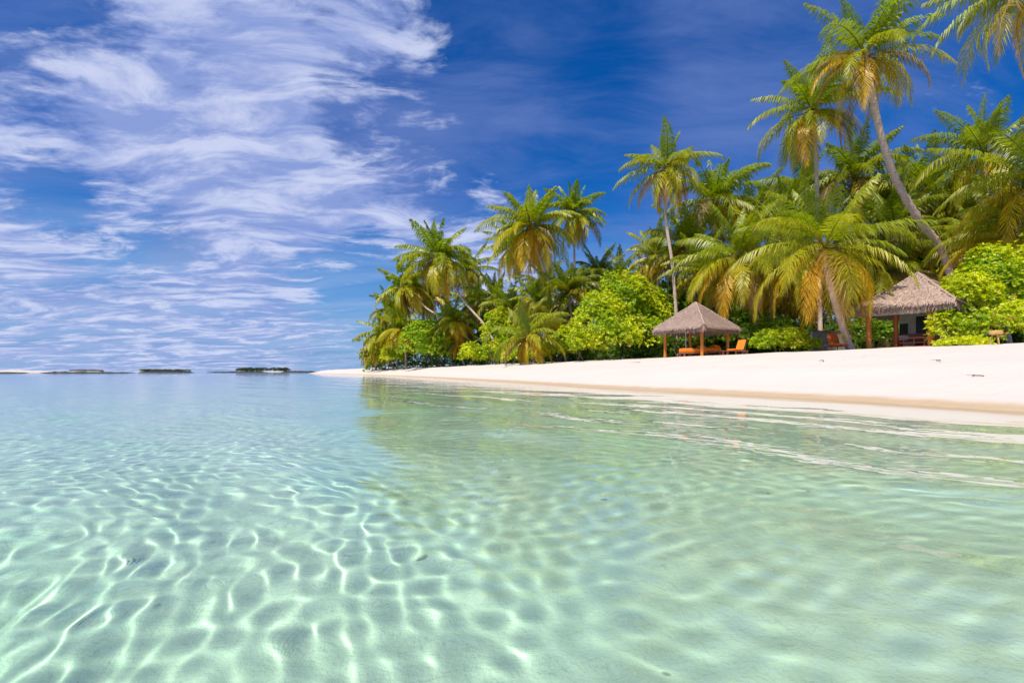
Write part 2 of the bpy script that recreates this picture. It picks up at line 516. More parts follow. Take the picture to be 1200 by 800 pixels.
M_STRAW = mat_simple("thatch_fringe", (.28, .19, .15), (.56, .42, .35), 14, .95, (1, 1, .3), .4)
M_POST = mat_simple("varnished_post", (.50, .155, .025), (.70, .27, .05), 4, .45, (1, 1, .25), .2)
M_POSTR = mat_simple("dark_red_post", (.24, .055, .018), (.36, .09, .03), 4, .5, (1, 1, .25), .2)
M_BEAM = mat_simple("dark_beam", (.10, .06, .035), (.20, .12, .07), 5, .7, (1, 1, .3))
M_DECK = mat_simple("deck_timber", (.30, .09, .05), (.44, .16, .09), 5, .6, (.3, 1, 1))
M_CUSH = mat_simple("orange_cushion", (.80, .19, .015), (.90, .26, .02), 20, .85, bump=.1)
M_WALL = mat_simple("limewashed_wall", (.52, .50, .46), (.66, .64, .60), 3, .9, bump=.1)
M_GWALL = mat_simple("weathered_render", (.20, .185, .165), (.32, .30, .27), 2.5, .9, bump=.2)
M_WHITE = mat_simple("white_cloth", (.78, .77, .74), (.84, .83, .80), 6, .9, bump=.05)
M_DARK = mat_simple("dark_glass_door", (.018, .016, .014), (.035, .03, .025), 3, .25)
M_WOOD = mat_simple("pale_driftwood", (.30, .22, .15), (.46, .36, .26), 8, .9, (1, 1, .3))
M_YWOOD = mat_simple("honey_wood", (.55, .31, .09), (.68, .42, .15), 6, .55)
M_REDF = mat_simple("red_orange_fabric", (.66, .13, .02), (.78, .18, .03), 12, .8)
M_ROCK = mat_simple("dark_wet_rock", (.018, .020, .022), (.06, .06, .058), .8, .9, obj_space=False, bdist=.2)
M_COCO = mat_simple("coconut_husk", (.42, .24, .03), (.52, .36, .06), 5, .5)

# ------------------------------------------------------------------ palm builder
def norm(a): return a/(np.linalg.norm(a, axis=-1, keepdims=True)+1e-9)

def lerp3(a, b, t): return np.array(a)*(1-t)+np.array(b)*t
FROND_COLS = [(0.0, (.24, .34, .008)), (.30, (.34, .40, .007)), (.6, (.52, .48, .006)), (.85, (.80, .50, .010)), (1.0, (.74, .40, .02))]
def frond_col(a):
    xs = [k[0] for k in FROND_COLS]
    return np.array([np.interp(a, xs, [k[1][i] for k in FROND_COLS]) for i in range(3)])

def frond(rng, L, e0, droop, age, nl, wid, az, rough=1.0, dark=1.0):
    """returns verts, quads, tris, colours for a frond leaving the crown centre with azimuth az"""
    m = 14
    t = np.linspace(0, 1, m)
    e = e0-droop*t**1.25
    e = np.maximum(e, R(-88))
    side_bend = rng.normal()*.18*t**2
    dx = np.cos(e)*np.cos(side_bend); dy = np.cos(e)*np.sin(side_bend); dz = np.sin(e)
    step = L/(m-1)
    ctr = np.stack([np.cumsum(dx)*step, np.cumsum(dy)*step, np.cumsum(dz)*step], 1)
    ctr -= ctr[0]
    tw = rng.normal()*.25
    tl = np.linspace(.13, .995, nl)
    V = []; Q = []; T = []; Cc = []
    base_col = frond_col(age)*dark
    nv = 0
    P0 = np.stack([np.interp(tl, t, ctr[:, i]) for i in range(3)], 1)
    tang = norm(np.stack([np.interp(tl, t, np.gradient(ctr[:, i])) for i in range(3)], 1))
    up = np.array([0, 0, 1.0])
    sidev = norm(np.cross(tang, up+np.array([1e-3, 0, 0])))
    nrm = np.cross(sidev, tang)
    prof = np.interp(tl, [.1, .25, .5, .8, 1.0], [.55, .95, 1.0, .72, .30])
    LL = .27*L*prof
    gap = rng.rand(nl) > .035*rough
    if rng.rand() < .35:
        g0 = rng.rand()*.8+.1; gap &= ~((tl > g0) & (tl < g0+.05+.06*rng.rand()))
    for sgn in (-1, 1):
        jit = rng.normal(size=nl)*.13
        fwd = np.interp(tl, [0, .5, 1], [.35, .62, 1.35])+jit
        lift = .30+rng.normal(size=nl)*.10 + tw*sgn
        dr = norm(sidev*sgn*np.cos(fwd)[:, None]+tang*np.sin(fwd)[:, None]+nrm*(lift*.6)[:, None])
        ln = (LL*(1+rng.normal(size=nl)*.08))[:, None]
        g1 = -.34-.14*rng.rand(nl)[:, None]-.25*age
        mid = P0+dr*ln*.45; mid[:, 2:] += g1*ln*.30
        d2 = norm(dr+np.array([0, 0, -1.0])*(1.1+.8*rng.rand(nl)[:, None]+.5*age))
        tip = mid+d2*ln*.55
        wv_ = tang*(wid*.5)
        b0 = P0-wv_*.6; b1 = P0+wv_*.6
        m0 = mid-wv_; m1 = mid+wv_
        k = np.where(gap)[0]
        v = np.stack([b0, b1, m1, m0, tip], 1)[k].reshape(-1, 3)
        idx = np.arange(len(k))*5+nv
        qd = np.stack([idx, idx+1, idx+2, idx+3], 1)
        tr_ = np.stack([idx+3, idx+2, idx+4], 1)
        if sgn < 0: qd = qd[:, ::-1]; tr_ = tr_[:, ::-1]
        nv += len(v); V.append(v); Q.append(qd); T.append(tr_)
        cc = np.repeat(base_col[None], len(k)*5, 0)*(1+rng.normal(size=(len(k), 1))*.12).repeat(5, 0)
        tipm = np.tile([0, 0, .25, .25, 1.0], len(k))[:, None]
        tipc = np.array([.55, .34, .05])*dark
        w_ = tipm*np.clip(.25+.6*age, 0, .8)
        cc = cc*(1-w_)+tipc*w_
        Cc.append(cc)
    # rachis: a flat tapering rib
    rw = np.interp(t, [0, .12, 1], [.075, .04, .008])*max(1, wid/.05)*.8
    tg = norm(np.gradient(ctr, axis=0)); sd = norm(np.cross(tg, up+np.array([1e-3, 0, 0]))); nn = np.cross(sd, tg)
    ring = np.stack([ctr+sd*rw[:, None], ctr-nn*rw[:, None]*.6, ctr-sd*rw[:, None], ctr+nn*rw[:, None]*.6], 1).reshape(-1, 3)
    rq = np.array([(i*4+k, i*4+(k+1) % 4, (i+1)*4+(k+1) % 4, (i+1)*4+k) for i in range(m-1) for k in range(4)])+nv
    V.append(ring); Q.append(rq)
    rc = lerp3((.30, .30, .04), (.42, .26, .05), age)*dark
    Cc.append(np.repeat(rc[None], len(ring), 0))
    V = np.concatenate(V); c_, s_ = math.cos(az), math.sin(az)
    V = V @ np.array([[c_, s_, 0], [-s_, c_, 0], [0, 0, 1]])
    return V, np.concatenate(Q), np.concatenate(T), np.concatenate(Cc)

def crown_mesh(rng, L, nf, nl, wid, hang=1.0, dark=1.0, yellow=0.0):
    V = []; Q = []; T = []; Cc = []; n = 0
    for i in range(nf):
        u = (i+.5)/nf                                 # 0 youngest, 1 oldest
        az = i*2.39996+rng.normal()*.22
        e0 = R(86)-R(118)*u**.82*hang+rng.normal()*R(10)
        droop = R(44+58*u**.7)*(.85+.3*rng.rand())
        if u < .2: droop *= .35+.4*u/.2
        ln = L*np.interp(u, [0, .12, .3, .8, 1], [.75, .95, 1.03, 1.0, .88])*(1+rng.normal()*.10)
        age = float(np.clip(u**2.1*.95+rng.normal()*.09+yellow, 0, 1))
        v, qd, tr_, cc = frond(rng, ln, e0, droop, age, nl, wid, az, dark=dark)
        if u > .55 and rng.rand() < .16: cc = cc*.25+np.array([.34, .21, .10])*.75*dark
        v = v+np.array([math.cos(az)*.10, math.sin(az)*.10, -.35*u])
        V.append(v); Q.append(qd+n); T.append(tr_+n); Cc.append(cc); n += len(v)
    Cc = np.concatenate(Cc)
    return np.concatenate(V), np.concatenate(Q), np.concatenate(T), np.concatenate([Cc, np.ones((len(Cc), 1))], 1)

def palm(label, cpx, cpy, Yc, reach, trunk=None, base=None, seed=0, detail=1.0, hang=1.0, nuts=0, dark=1.0,
         yellow=0.0, fan_n=26, thick=1.0, group='coconut palms along the beach', name='coconut_palm'):
    """cpx,cpy: crown centre in the photograph at depth Yc; reach: half width of the crown in px;
    trunk: extra points (px, py, Y) from crown downwards; base: (px, Y)"""
    rng = np.random.RandomState(seed+11)
    c0 = np.array(at(cpx, cpy, Yc))
    bpx, bY = base if base else (cpx+rng.normal()*8, Yc)
    bx = (bpx-600)/F*bY; bz = gz(bx, bY)
    root = empty(name, (bx, bY, bz))
    setp(root, label, 'palm tree', group)
    pts = [c0-np.array([0, 0, .15])]+[np.array(at(*p)) for p in (trunk or [])]+[np.array([bx, bY, bz-.3])]
    pts = np.array(pts)
    # smooth interpolation down the trunk
    if len(pts) == 2:
        mid = (pts[0]+pts[1])/2+np.array([rng.normal()*.35, rng.normal()*.3, 0]); pts = np.array([pts[0], mid, pts[1]])
    dseg = np.concatenate([[0], np.cumsum(np.linalg.norm(np.diff(pts, axis=0), axis=1))])
    tot = dseg[-1]
    n = max(14, int(tot/.28)) if detail > .6 else 12
    tt = np.linspace(0, tot, n)
    # catmull through points
    P_ = []
    for x in tt:
        i = min(np.searchsorted(dseg, x, side='right')-1, len(pts)-2); i = max(i, 0)
        f = (x-dseg[i])/(dseg[i+1]-dseg[i])
        a = pts[max(i-1, 0)]; b = pts[i]; c_ = pts[i+1]; d = pts[min(i+2, len(pts)-1)]
        P_.append(.5*((2*b)+(-a+c_)*f+(2*a-5*b+4*c_-d)*f*f+(-a+3*b-3*c_+d)*f**3))
    P_ = np.array(P_)[::-1]
    s_ = np.linspace(0, 1, n)
    rad = (.125+.05*(1-s_)+.13*np.exp(-s_*tot/.5))*thick*(tot/14)**.25
    rad = rad*(1+.06*np.sin(np.arange(n)*2.6)+.04*rng.normal(size=n)*(detail > .6))
    tb = MB(); tb.tube(P_-np.array(root.location), rad, 10 if detail > .6 else 7)
    tb.build('trunk', M_TRUNK, root, smooth=True)
    L = reach/F*Yc*(1.08 if thick > 1.3 else 1.17)
    nl = int(72*detail) if detail > .6 else int(36*max(detail, .5)/.6)
    wid = .066 if detail > .85 else (.085 if detail > .6 else .12)
    wid = max(wid, Yc/600*1.15)*(L/5.0)**.5
    V, Q, T, Cc = crown_mesh(rng, L, int(fan_n*1.3), nl, wid, hang, dark, yellow)
    # lean of the crown with the top of the trunk
    tdir = Vector(P_[-1]-P_[-3]).normalized()
    qrot = Vector((0, 0, 1)).rotation_difference(tdir)
    qrot = Vector((0, 0, 1)).rotation_difference(Vector((0, 0, 1)).lerp(tdir, .55).normalized())
    V = V @ np.array(qrot.to_matrix()).T
    rz = rng.rand()*6.28
    V = V @ np.array(Matrix.Rotation(rz, 3, 'Z')).T if abs(tdir.z) > .9 else V
    co = mesh_np('crown', V+c0-np.array(root.location), [Q, T], M_FROND, root, attr={'tint': Cc})
    for i in range(nuts):
        a = i*2.4+rng.rand()
        r_ = .16+.12*rng.rand()
        ctr = c0-np.array(root.location)+np.array([math.cos(a)*r_*1.4, math.sin(a)*r_*1.4, -.42-.28*rng.rand()])
        nb = MB(); lat = [(-.15, .02), (-.10, .085), (-.02, .12), (.07, .10), (.13, .05), (.15, .01)]
        k = 8; v = []
        for z_, rr in lat:
            for j in range(k): v.append((math.cos(6.283*j/k)*rr, math.sin(6.283*j/k)*rr, z_))
        nb.add(np.array(v)*1.1+ctr, [(q_*k+j, q_*k+(j+1) % k, (q_+1)*k+(j+1) % k, (q_+1)*k+j) for q_ in range(len(lat)-1) for j in range(k)])
        nb.build('coconut', M_COCO, root, smooth=True)
    return root

# ------------------------------------------------------------------ broad-leaved shrubs and trees
def leaf_cloud(rng, lumps, n_ros, leaf_len, col_a, col_b, leaves=7, depth=.35, floor=None):
    """rosettes of leaves through the shells of several ellipsoid lumps. lumps: (cx,cy,cz,rx,ry,rz)"""
    L = np.array(lumps, float)
    area = (L[:, 3]*L[:, 5]+L[:, 4]*L[:, 5]+L[:, 3]*L[:, 4]); pr = area/area.sum()
    k = rng.choice(len(L), n_ros, p=pr)
    d = norm(rng.normal(size=(n_ros, 3))); d[:, 2] = np.where(d[:, 2] < -.35, -d[:, 2], d[:, 2])
    rr = 1-depth*rng.rand(n_ros)**1.7+.06*rng.normal(size=n_ros)
    rr = np.where(rng.rand(n_ros) < .07, rr+.05+.16*rng.rand(n_ros), rr)
    # surface roughness: bumps
    bump = 1+.10*np.sin(d[:, 0]*7+k*1.7)*np.sin(d[:, 2]*8+k)+.07*np.sin(d[:, 1]*15+k*3)
    P_ = L[k, :3]+d*L[k, 3:6]*(rr*bump)[:, None]
    if floor is not None:
        P_ = P_[P_[:, 2] > floor+.05]; 
    n_ros = len(P_); d = d[:n_ros] if len(d) != n_ros else d
    ax = norm(d+np.array([0, 0, .55])+rng.normal(size=(n_ros, 3))*.35)
    # frame
    ref = norm(rng.normal(size=(n_ros, 3))); u = norm(np.cross(ax, ref)); v = np.cross(ax, u)
    th = np.arange(leaves)*2*math.pi/leaves*1.0
    V = []; Cc = []
    colr = np.array(col_a)[None]*(1-rng.rand(n_ros, 1)**1.3)+0
    mixf = np.clip(rng.rand(n_ros, 1)*.65+.35*rng.rand(n_ros, 1)+.25*np.sin(P_[:, :1]*1.3+P_[:, 2:3]*1.1), 0, 1)
    colr = np.array(col_a)[None]*(1-mixf)+np.array(col_b)[None]*mixf
    colr = np.where(rng.rand(n_ros, 1) < .025, np.array([.42, .25, .05])[None], colr)
    for j in range(leaves):
        a = th[j]+rng.rand(n_ros)*.8
        el = R(25)+R(35)*rng.rand(n_ros)*(1 if j % 2 else .5)
        dr = (u*np.cos(a)[:, None]+v*np.sin(a)[:, None])*np.cos(el)[:, None]+ax*np.sin(el)[:, None]
        sd = norm(np.cross(dr, ax))
        ln = (leaf_len*(.5+.8*rng.rand(n_ros)))[:, None]
        b = P_+dr*ln*.12
        mpt = P_+dr*ln*.62; tip = P_+dr*ln+np.array([0, 0, -.12])*ln
        w_ = ln*.24
        v4 = np.stack([b, mpt+sd*w_, tip, mpt-sd*w_], 1)
        V.append(v4.reshape(-1, 3))
        cc = colr*(1+rng.normal(size=(n_ros, 1))*.15)
        Cc.append(np.repeat(cc, 4, 0))
    V = np.concatenate(V); Cc = np.clip(np.concatenate(Cc), .004, 1)
    q_ = np.arange(len(V)).reshape(-1, 4)
    return V, q_, np.concatenate([Cc, np.ones((len(Cc), 1))], 1)

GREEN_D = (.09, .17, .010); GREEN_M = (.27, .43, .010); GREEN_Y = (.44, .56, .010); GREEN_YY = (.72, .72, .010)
def shrub(label, boxes, Y, n, leaf, ca, cb, seed=0, depth=.35, thickf=.8, name='sea_lettuce_shrub', cat='shrub',
          group=None, stems=5, foot=None, leaves=7, over=1.0):
    """boxes: list of (px0, py0, px1, py1) lumps seen in the photograph, each given a real radius at depth Y"""
    rng = np.random.RandomState(seed+301)
    lumps = []
    for bx in boxes:
        x0, y0, x1, y1 = bx[:4]; Yl = bx[4] if len(bx) > 4 else Y
        cx, cy = (x0+x1)/2, (y0+y1)/2
        c_ = at(cx, cy, Yl); rx = (x1-x0)/2/F*Yl*over; rz = (y1-y0)/2/F*Yl*over
        lumps.append((c_[0], c_[1], c_[2], rx, max(rx*thickf, rz*.5), rz))
    for l in list(lumps):
        for k in range(7):
            d_ = rng.normal(size=3); d_[2] = abs(d_[2])*.9; d_ /= np.linalg.norm(d_)
            f_ = rng.uniform(.22, .42)
            lumps.append((l[0]+d_[0]*l[3]*.86, l[1]+d_[1]*l[4]*.86, l[2]+d_[2]*l[5]*.84, l[3]*f_, l[4]*f_, l[5]*f_))
    n = int(n*1.25)
    nmain = len(boxes)
    xs = np.mean([l[0] for l in lumps]) if foot is None else (foot-600)/F*Y
    gx, gy = xs, Y
    g = gz(gx, gy)
    root = empty(name, (gx, gy, g)); setp(root, label, cat, group)
    V, q_, Cc = leaf_cloud(rng, lumps, n, leaf, ca, cb, depth=depth, floor=g-.1, leaves=leaves)
    mesh_np('foliage' if cat == 'shrub' else 'crown', V-np.array(root.location), [q_], M_LEAF, root, attr={'tint': Cc})
    for i, l in enumerate(lumps[:nmain]):
        for k in range(max(1, stems//nmain) if cat == 'shrub' else 1):
            e = np.array(l[:3])+np.array([rng.normal()*l[3]*.4, rng.normal()*l[4]*.4, l[5]*.3*rng.rand()])
            b = np.array([gx+rng.normal()*.3 if cat != 'shrub' else l[0]+rng.normal()*.4, gy+rng.normal()*.3 if cat != 'shrub' else l[1]+rng.normal()*.3, g-.2])
            if cat != 'shrub': b = np.array([gx, gy, g-.2])
            m_ = b*.45+e*.55+np.array([rng.normal()*.2, rng.normal()*.2, -.1*abs(e[2]-b[2])])
            r0 = .05 if cat == 'shrub' else .2
            ts = np.linspace(0, 1, 7)[:, None]
            pp = (1-ts)**2*b+2*ts*(1-ts)*m_+ts**2*e
            tb = MB(); tb.tube(pp-np.array(root.location), np.linspace(r0, r0*.25, 7), 6)
            tb.build('stem' if cat == 'shrub' else ('trunk' if i == 0 else 'limb'), M_STEM, root, smooth=True)
    return root

# ---- the palms --------------------------------------------------------------------------------
# right hand side
palm('tallest palm on a long bare trunk leaning left over the thatched bungalow', 1014, 62, 36, 80, [(1021, 105, 36), (1034, 165, 36.4), (1052, 215, 37), (1080, 262, 37.6), (1106, 300, 38)], (1142, 39), 1, 1.0, nuts=6, fan_n=24, thick=1.45)
palm('high palm with a ragged skirt rising just left of the tallest palm', 951, 128, 42, 64, [(956, 175, 42)], (962, 43), 2, 1.0, hang=1.05, nuts=5, fan_n=26, yellow=.06)
palm('big low yellow palm with a leaning trunk between the gazebo and the bungalow', 966, 288, 31.5, 98, [(972, 330, 31.6), (984, 372, 31.8)], (999, 32), 3, 1.0, hang=1.04, yellow=.10, nuts=6, fan_n=28, thick=1.5)
palm('palm with a thin trunk behind the bungalow roof right of the long leaning trunk', 1089, 222, 46, 62, [(1096, 275, 46)], (1099, 47), 4, .8, yellow=.05)
palm('palm with upright spiky top fronds standing behind the large bush on the right', 1154, 178, 41, 66, [(1157, 250, 41)], (1158, 42), 5, .9, nuts=4)
palm('palm at the right edge with long yellow arching fronds above the large bush', 1222, 208, 33, 98, None, (1236, 34), 6, 1.0, yellow=.12)
palm('low palm with its orange heart just above the large bush on the right', 1184, 272, 35, 72, None, (1186, 36), 7, 1.0, yellow=.06, nuts=3)
palm('palm hanging its fronds into the top right corner of the photo', 1212, -22, 27, 92, [(1235, 120, 27.5)], (1262, 28), 8, 1.0, hang=1.12, nuts=3, yellow=.03)
palm('slender lone palm with orange tipped fronds beside the gazebo roof', 782, 196, 50, 47, [(779, 232, 50), (782, 270, 50), (789, 320, 50)], (796, 50.5), 9, .9, hang=1.1, yellow=.14, fan_n=24)
palm('palm with stiff upright top fronds right of the slender lone palm', 838, 236, 54, 55, None, (842, 55), 10, .85, yellow=.0, fan_n=28)
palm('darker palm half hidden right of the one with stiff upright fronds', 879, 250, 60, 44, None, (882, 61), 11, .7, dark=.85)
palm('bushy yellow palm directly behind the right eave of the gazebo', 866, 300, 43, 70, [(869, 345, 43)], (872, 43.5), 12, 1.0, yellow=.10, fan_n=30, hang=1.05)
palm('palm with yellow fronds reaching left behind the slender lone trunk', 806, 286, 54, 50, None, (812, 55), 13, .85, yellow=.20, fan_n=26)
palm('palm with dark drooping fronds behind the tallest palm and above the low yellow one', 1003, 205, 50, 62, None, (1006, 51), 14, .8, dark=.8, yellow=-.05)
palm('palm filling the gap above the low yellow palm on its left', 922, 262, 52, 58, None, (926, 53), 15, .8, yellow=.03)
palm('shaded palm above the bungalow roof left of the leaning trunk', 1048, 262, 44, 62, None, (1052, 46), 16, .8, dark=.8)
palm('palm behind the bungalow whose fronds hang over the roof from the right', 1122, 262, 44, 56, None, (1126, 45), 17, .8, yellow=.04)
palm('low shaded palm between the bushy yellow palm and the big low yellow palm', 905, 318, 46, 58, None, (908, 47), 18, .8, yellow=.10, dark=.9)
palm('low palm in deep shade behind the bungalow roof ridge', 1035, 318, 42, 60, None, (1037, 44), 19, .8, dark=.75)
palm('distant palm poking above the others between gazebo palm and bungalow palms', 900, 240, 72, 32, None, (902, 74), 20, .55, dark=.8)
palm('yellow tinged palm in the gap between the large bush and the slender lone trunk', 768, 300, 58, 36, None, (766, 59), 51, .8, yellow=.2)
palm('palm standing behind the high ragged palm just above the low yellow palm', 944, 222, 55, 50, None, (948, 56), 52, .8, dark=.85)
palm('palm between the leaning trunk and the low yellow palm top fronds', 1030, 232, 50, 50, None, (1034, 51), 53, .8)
palm('palm squeezed between the thin trunk palm and the spiky topped palm', 1124, 226, 48, 46, None, (1128, 49), 54, .8, yellow=.1)
palm('low bushy palm just above the left slope of the huge right bush', 1146, 282, 39, 48, None, (1150, 40), 55, .9, yellow=.08)
palm('low palm behind the gazebo roof apex', 826, 316, 49, 44, None, (829, 50), 56, .9, yellow=.16)
palm('low palm in the thick of the left group beside the round bush', 540, 396, 88, 24, None, (545, 88), 57, .65, yellow=.1)
palm('palm just left of the round green bush with drooping yellow fronds', 470, 384, 100, 28, None, (476, 101), 58, .65, yellow=.15)
palm('palm in the gap right of the dark far palm in mid photo', 628, 352, 72, 30, None, (632, 73), 59, .65, yellow=.06)
# middle
palm('large drooping palm with a curved trunk above the beach in mid photo', 621, 264, 62, 50, [(633, 303, 62), (650, 342, 62), (672, 364, 62)], (705, 63), 21, .9, hang=1.15, yellow=.16, fan_n=34, nuts=3)
palm('upright palm with a straight pale trunk right beside the large drooping palm', 673, 248, 70, 36, [(673, 300, 70)], (676, 71), 22, .75, hang=1.15, fan_n=30, nuts=2)
palm('palm with a thin curved trunk below and left of the large drooping palm', 601, 288, 76, 34, [(606, 318, 76), (613, 345, 76)], (626, 77), 23, .7, hang=1.1, yellow=.1)
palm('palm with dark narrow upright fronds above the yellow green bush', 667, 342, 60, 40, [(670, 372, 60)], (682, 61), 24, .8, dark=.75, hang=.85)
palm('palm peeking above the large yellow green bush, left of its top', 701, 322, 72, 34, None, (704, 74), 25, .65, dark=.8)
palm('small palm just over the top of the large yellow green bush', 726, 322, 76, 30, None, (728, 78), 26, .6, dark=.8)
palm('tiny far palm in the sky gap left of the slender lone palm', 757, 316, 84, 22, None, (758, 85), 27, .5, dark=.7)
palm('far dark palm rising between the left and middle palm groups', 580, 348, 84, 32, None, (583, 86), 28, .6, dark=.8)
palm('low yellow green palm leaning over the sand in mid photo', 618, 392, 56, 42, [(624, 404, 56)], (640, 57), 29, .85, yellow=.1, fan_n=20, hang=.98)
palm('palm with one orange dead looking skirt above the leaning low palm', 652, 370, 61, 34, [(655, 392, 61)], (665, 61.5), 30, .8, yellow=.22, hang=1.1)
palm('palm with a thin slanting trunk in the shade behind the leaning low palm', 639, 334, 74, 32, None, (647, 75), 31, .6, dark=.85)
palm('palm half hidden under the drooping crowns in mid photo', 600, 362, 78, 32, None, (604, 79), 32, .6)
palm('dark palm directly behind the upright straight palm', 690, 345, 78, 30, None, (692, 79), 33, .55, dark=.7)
# left group
palm('topmost palm of the left group with a long diagonal trunk', 513, 300, 82, 44, [(524, 324, 82), (548, 358, 81), (570, 384, 80)], (592, 79), 34, .8, hang=1.1, yellow=.05, fan_n=30, nuts=2)
palm('left palm with a yellow skirt left of the topmost one in the left group', 477, 334, 92, 36, [(500, 361, 90), (535, 381, 88), (562, 398, 86)], (584, 84), 35, .75, hang=1.15, yellow=.16, fan_n=30)
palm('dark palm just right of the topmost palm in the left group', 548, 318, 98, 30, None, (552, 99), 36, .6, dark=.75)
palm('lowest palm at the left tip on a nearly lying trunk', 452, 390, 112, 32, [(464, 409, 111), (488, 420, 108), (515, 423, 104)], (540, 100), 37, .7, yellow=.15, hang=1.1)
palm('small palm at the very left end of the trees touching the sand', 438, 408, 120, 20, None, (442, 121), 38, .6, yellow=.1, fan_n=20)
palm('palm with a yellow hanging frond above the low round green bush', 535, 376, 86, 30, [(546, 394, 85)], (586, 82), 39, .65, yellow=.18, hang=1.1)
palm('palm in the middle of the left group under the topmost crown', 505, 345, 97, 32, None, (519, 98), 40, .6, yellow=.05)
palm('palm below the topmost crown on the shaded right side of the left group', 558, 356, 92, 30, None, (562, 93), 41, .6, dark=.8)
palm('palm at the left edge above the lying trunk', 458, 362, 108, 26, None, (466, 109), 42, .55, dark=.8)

# ---- shrubs and broad-leaved trees ------------------------------------------------------------
shrub('huge bright green bush at the right edge of the beach', [(1098, 318, 1170, 412), (1128, 296, 1206, 395, 29.6), (1170, 286, 1262, 412), (1092, 366, 1130, 411, 28.2), (1140, 360, 1236, 413, 27.6), (1210, 300, 1300, 412)],
      29, 6800, .19, GREEN_M, GREEN_YY, 1, depth=.30, stems=12, over=1.02)
shrub('large yellow green bush on the beach left of the gazebo', [(672, 345, 740, 420), (700, 322, 760, 400, 51), (668, 385, 712, 423), (715, 370, 782, 421), (690, 372, 750, 423, 48.5), (742, 338, 786, 410, 51.5)],
      50, 5200, .25, GREEN_M, GREEN_YY, 2, depth=.32, stems=10)
shrub('small low bush in front of the big low yellow palm', [(880, 389, 922, 418), (906, 386, 948, 417), (932, 396, 960, 416)], 33.5, 1400, .17, GREEN_M, GREEN_YY, 3)
shrub('round green bush over the lying trunk in the left group', [(466, 380, 512, 431), (494, 384, 539, 431), (486, 376, 520, 410, 90)], 89, 2100, .42, GREEN_M, GREEN_Y, 4)
shrub('low bright bush at the foot of the diagonal trunk', [(538, 402, 566, 431), (556, 406, 584, 430)], 80, 900, .34, GREEN_M, GREEN_YY, 5)
shrub('tall yellow green bush right of the diagonal trunk', [(564, 366, 604, 428), (580, 382, 616, 428)], 76, 1500, .34, GREEN_M, GREEN_YY, 6)
shrub('low bushes behind the leaning low palm', [(600, 404, 640, 424), (628, 398, 672, 423)], 64, 900, .28, GREEN_M, GREEN_YY, 7)
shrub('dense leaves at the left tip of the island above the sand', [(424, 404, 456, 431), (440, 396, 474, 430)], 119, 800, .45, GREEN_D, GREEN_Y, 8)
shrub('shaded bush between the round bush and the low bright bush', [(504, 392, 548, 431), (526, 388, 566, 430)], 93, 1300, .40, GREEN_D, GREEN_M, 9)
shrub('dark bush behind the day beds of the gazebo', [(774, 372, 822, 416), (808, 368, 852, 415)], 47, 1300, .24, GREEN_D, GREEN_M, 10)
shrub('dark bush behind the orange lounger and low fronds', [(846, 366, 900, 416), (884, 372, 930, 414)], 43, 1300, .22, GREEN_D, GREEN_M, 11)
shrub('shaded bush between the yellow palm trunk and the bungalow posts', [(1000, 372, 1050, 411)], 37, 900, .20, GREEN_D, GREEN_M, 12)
shrub('thin leaves at the foot of the bush by the wooden stool', [(1100, 396, 1160, 411)], 26.6, 260, .16, GREEN_Y, GREEN_YY, 13)
TREES = 'broad leaved trees behind the palms'
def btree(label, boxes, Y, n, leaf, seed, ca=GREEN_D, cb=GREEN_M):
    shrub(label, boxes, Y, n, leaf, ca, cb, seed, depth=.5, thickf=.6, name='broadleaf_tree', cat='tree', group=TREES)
shrub('low bright bushes between the tall yellow green bush and the leaning low palm', [(590, 406, 618, 430), (606, 402, 634, 428)], 68, 1000, .30, GREEN_M, GREEN_YY, 14)
shrub('bright green thicket filling the gap left of the large yellow green bush', [(640, 388, 676, 426), (656, 378, 690, 424)], 57.5, 1500, .27, GREEN_M, GREEN_YY, 15)
shrub('dense bright shrubs above the sand at the foot of the lying trunk', [(446, 402, 474, 432), (524, 398, 552, 431, 92)], 106, 1300, .42, GREEN_M, GREEN_YY, 16)
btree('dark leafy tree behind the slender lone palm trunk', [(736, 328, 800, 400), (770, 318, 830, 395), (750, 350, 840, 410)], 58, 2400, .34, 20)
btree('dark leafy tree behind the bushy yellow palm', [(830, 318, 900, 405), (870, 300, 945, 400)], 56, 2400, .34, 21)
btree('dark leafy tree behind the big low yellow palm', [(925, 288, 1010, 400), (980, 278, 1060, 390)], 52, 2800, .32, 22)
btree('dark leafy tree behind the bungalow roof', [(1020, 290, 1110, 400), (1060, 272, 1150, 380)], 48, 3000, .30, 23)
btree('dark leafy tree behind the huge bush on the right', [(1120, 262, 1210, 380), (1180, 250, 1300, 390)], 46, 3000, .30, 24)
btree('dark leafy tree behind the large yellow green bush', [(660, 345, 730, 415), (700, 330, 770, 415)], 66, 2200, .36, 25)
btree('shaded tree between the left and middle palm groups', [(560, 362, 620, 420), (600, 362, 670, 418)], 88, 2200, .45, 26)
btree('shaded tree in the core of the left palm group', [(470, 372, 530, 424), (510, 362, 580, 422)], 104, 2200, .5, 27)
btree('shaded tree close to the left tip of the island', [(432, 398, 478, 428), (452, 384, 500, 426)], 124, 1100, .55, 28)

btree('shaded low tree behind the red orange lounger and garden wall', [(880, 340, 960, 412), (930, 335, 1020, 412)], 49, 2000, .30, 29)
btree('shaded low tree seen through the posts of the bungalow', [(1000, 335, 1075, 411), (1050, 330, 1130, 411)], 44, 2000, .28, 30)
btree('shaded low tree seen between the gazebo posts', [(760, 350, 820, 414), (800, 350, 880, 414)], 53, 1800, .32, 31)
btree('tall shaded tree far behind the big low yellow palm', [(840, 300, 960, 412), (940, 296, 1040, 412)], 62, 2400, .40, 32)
btree('tall shaded tree far behind the bungalow and leaning trunk', [(1020, 290, 1120, 412), (1100, 290, 1200, 412)], 56, 2400, .38, 33)
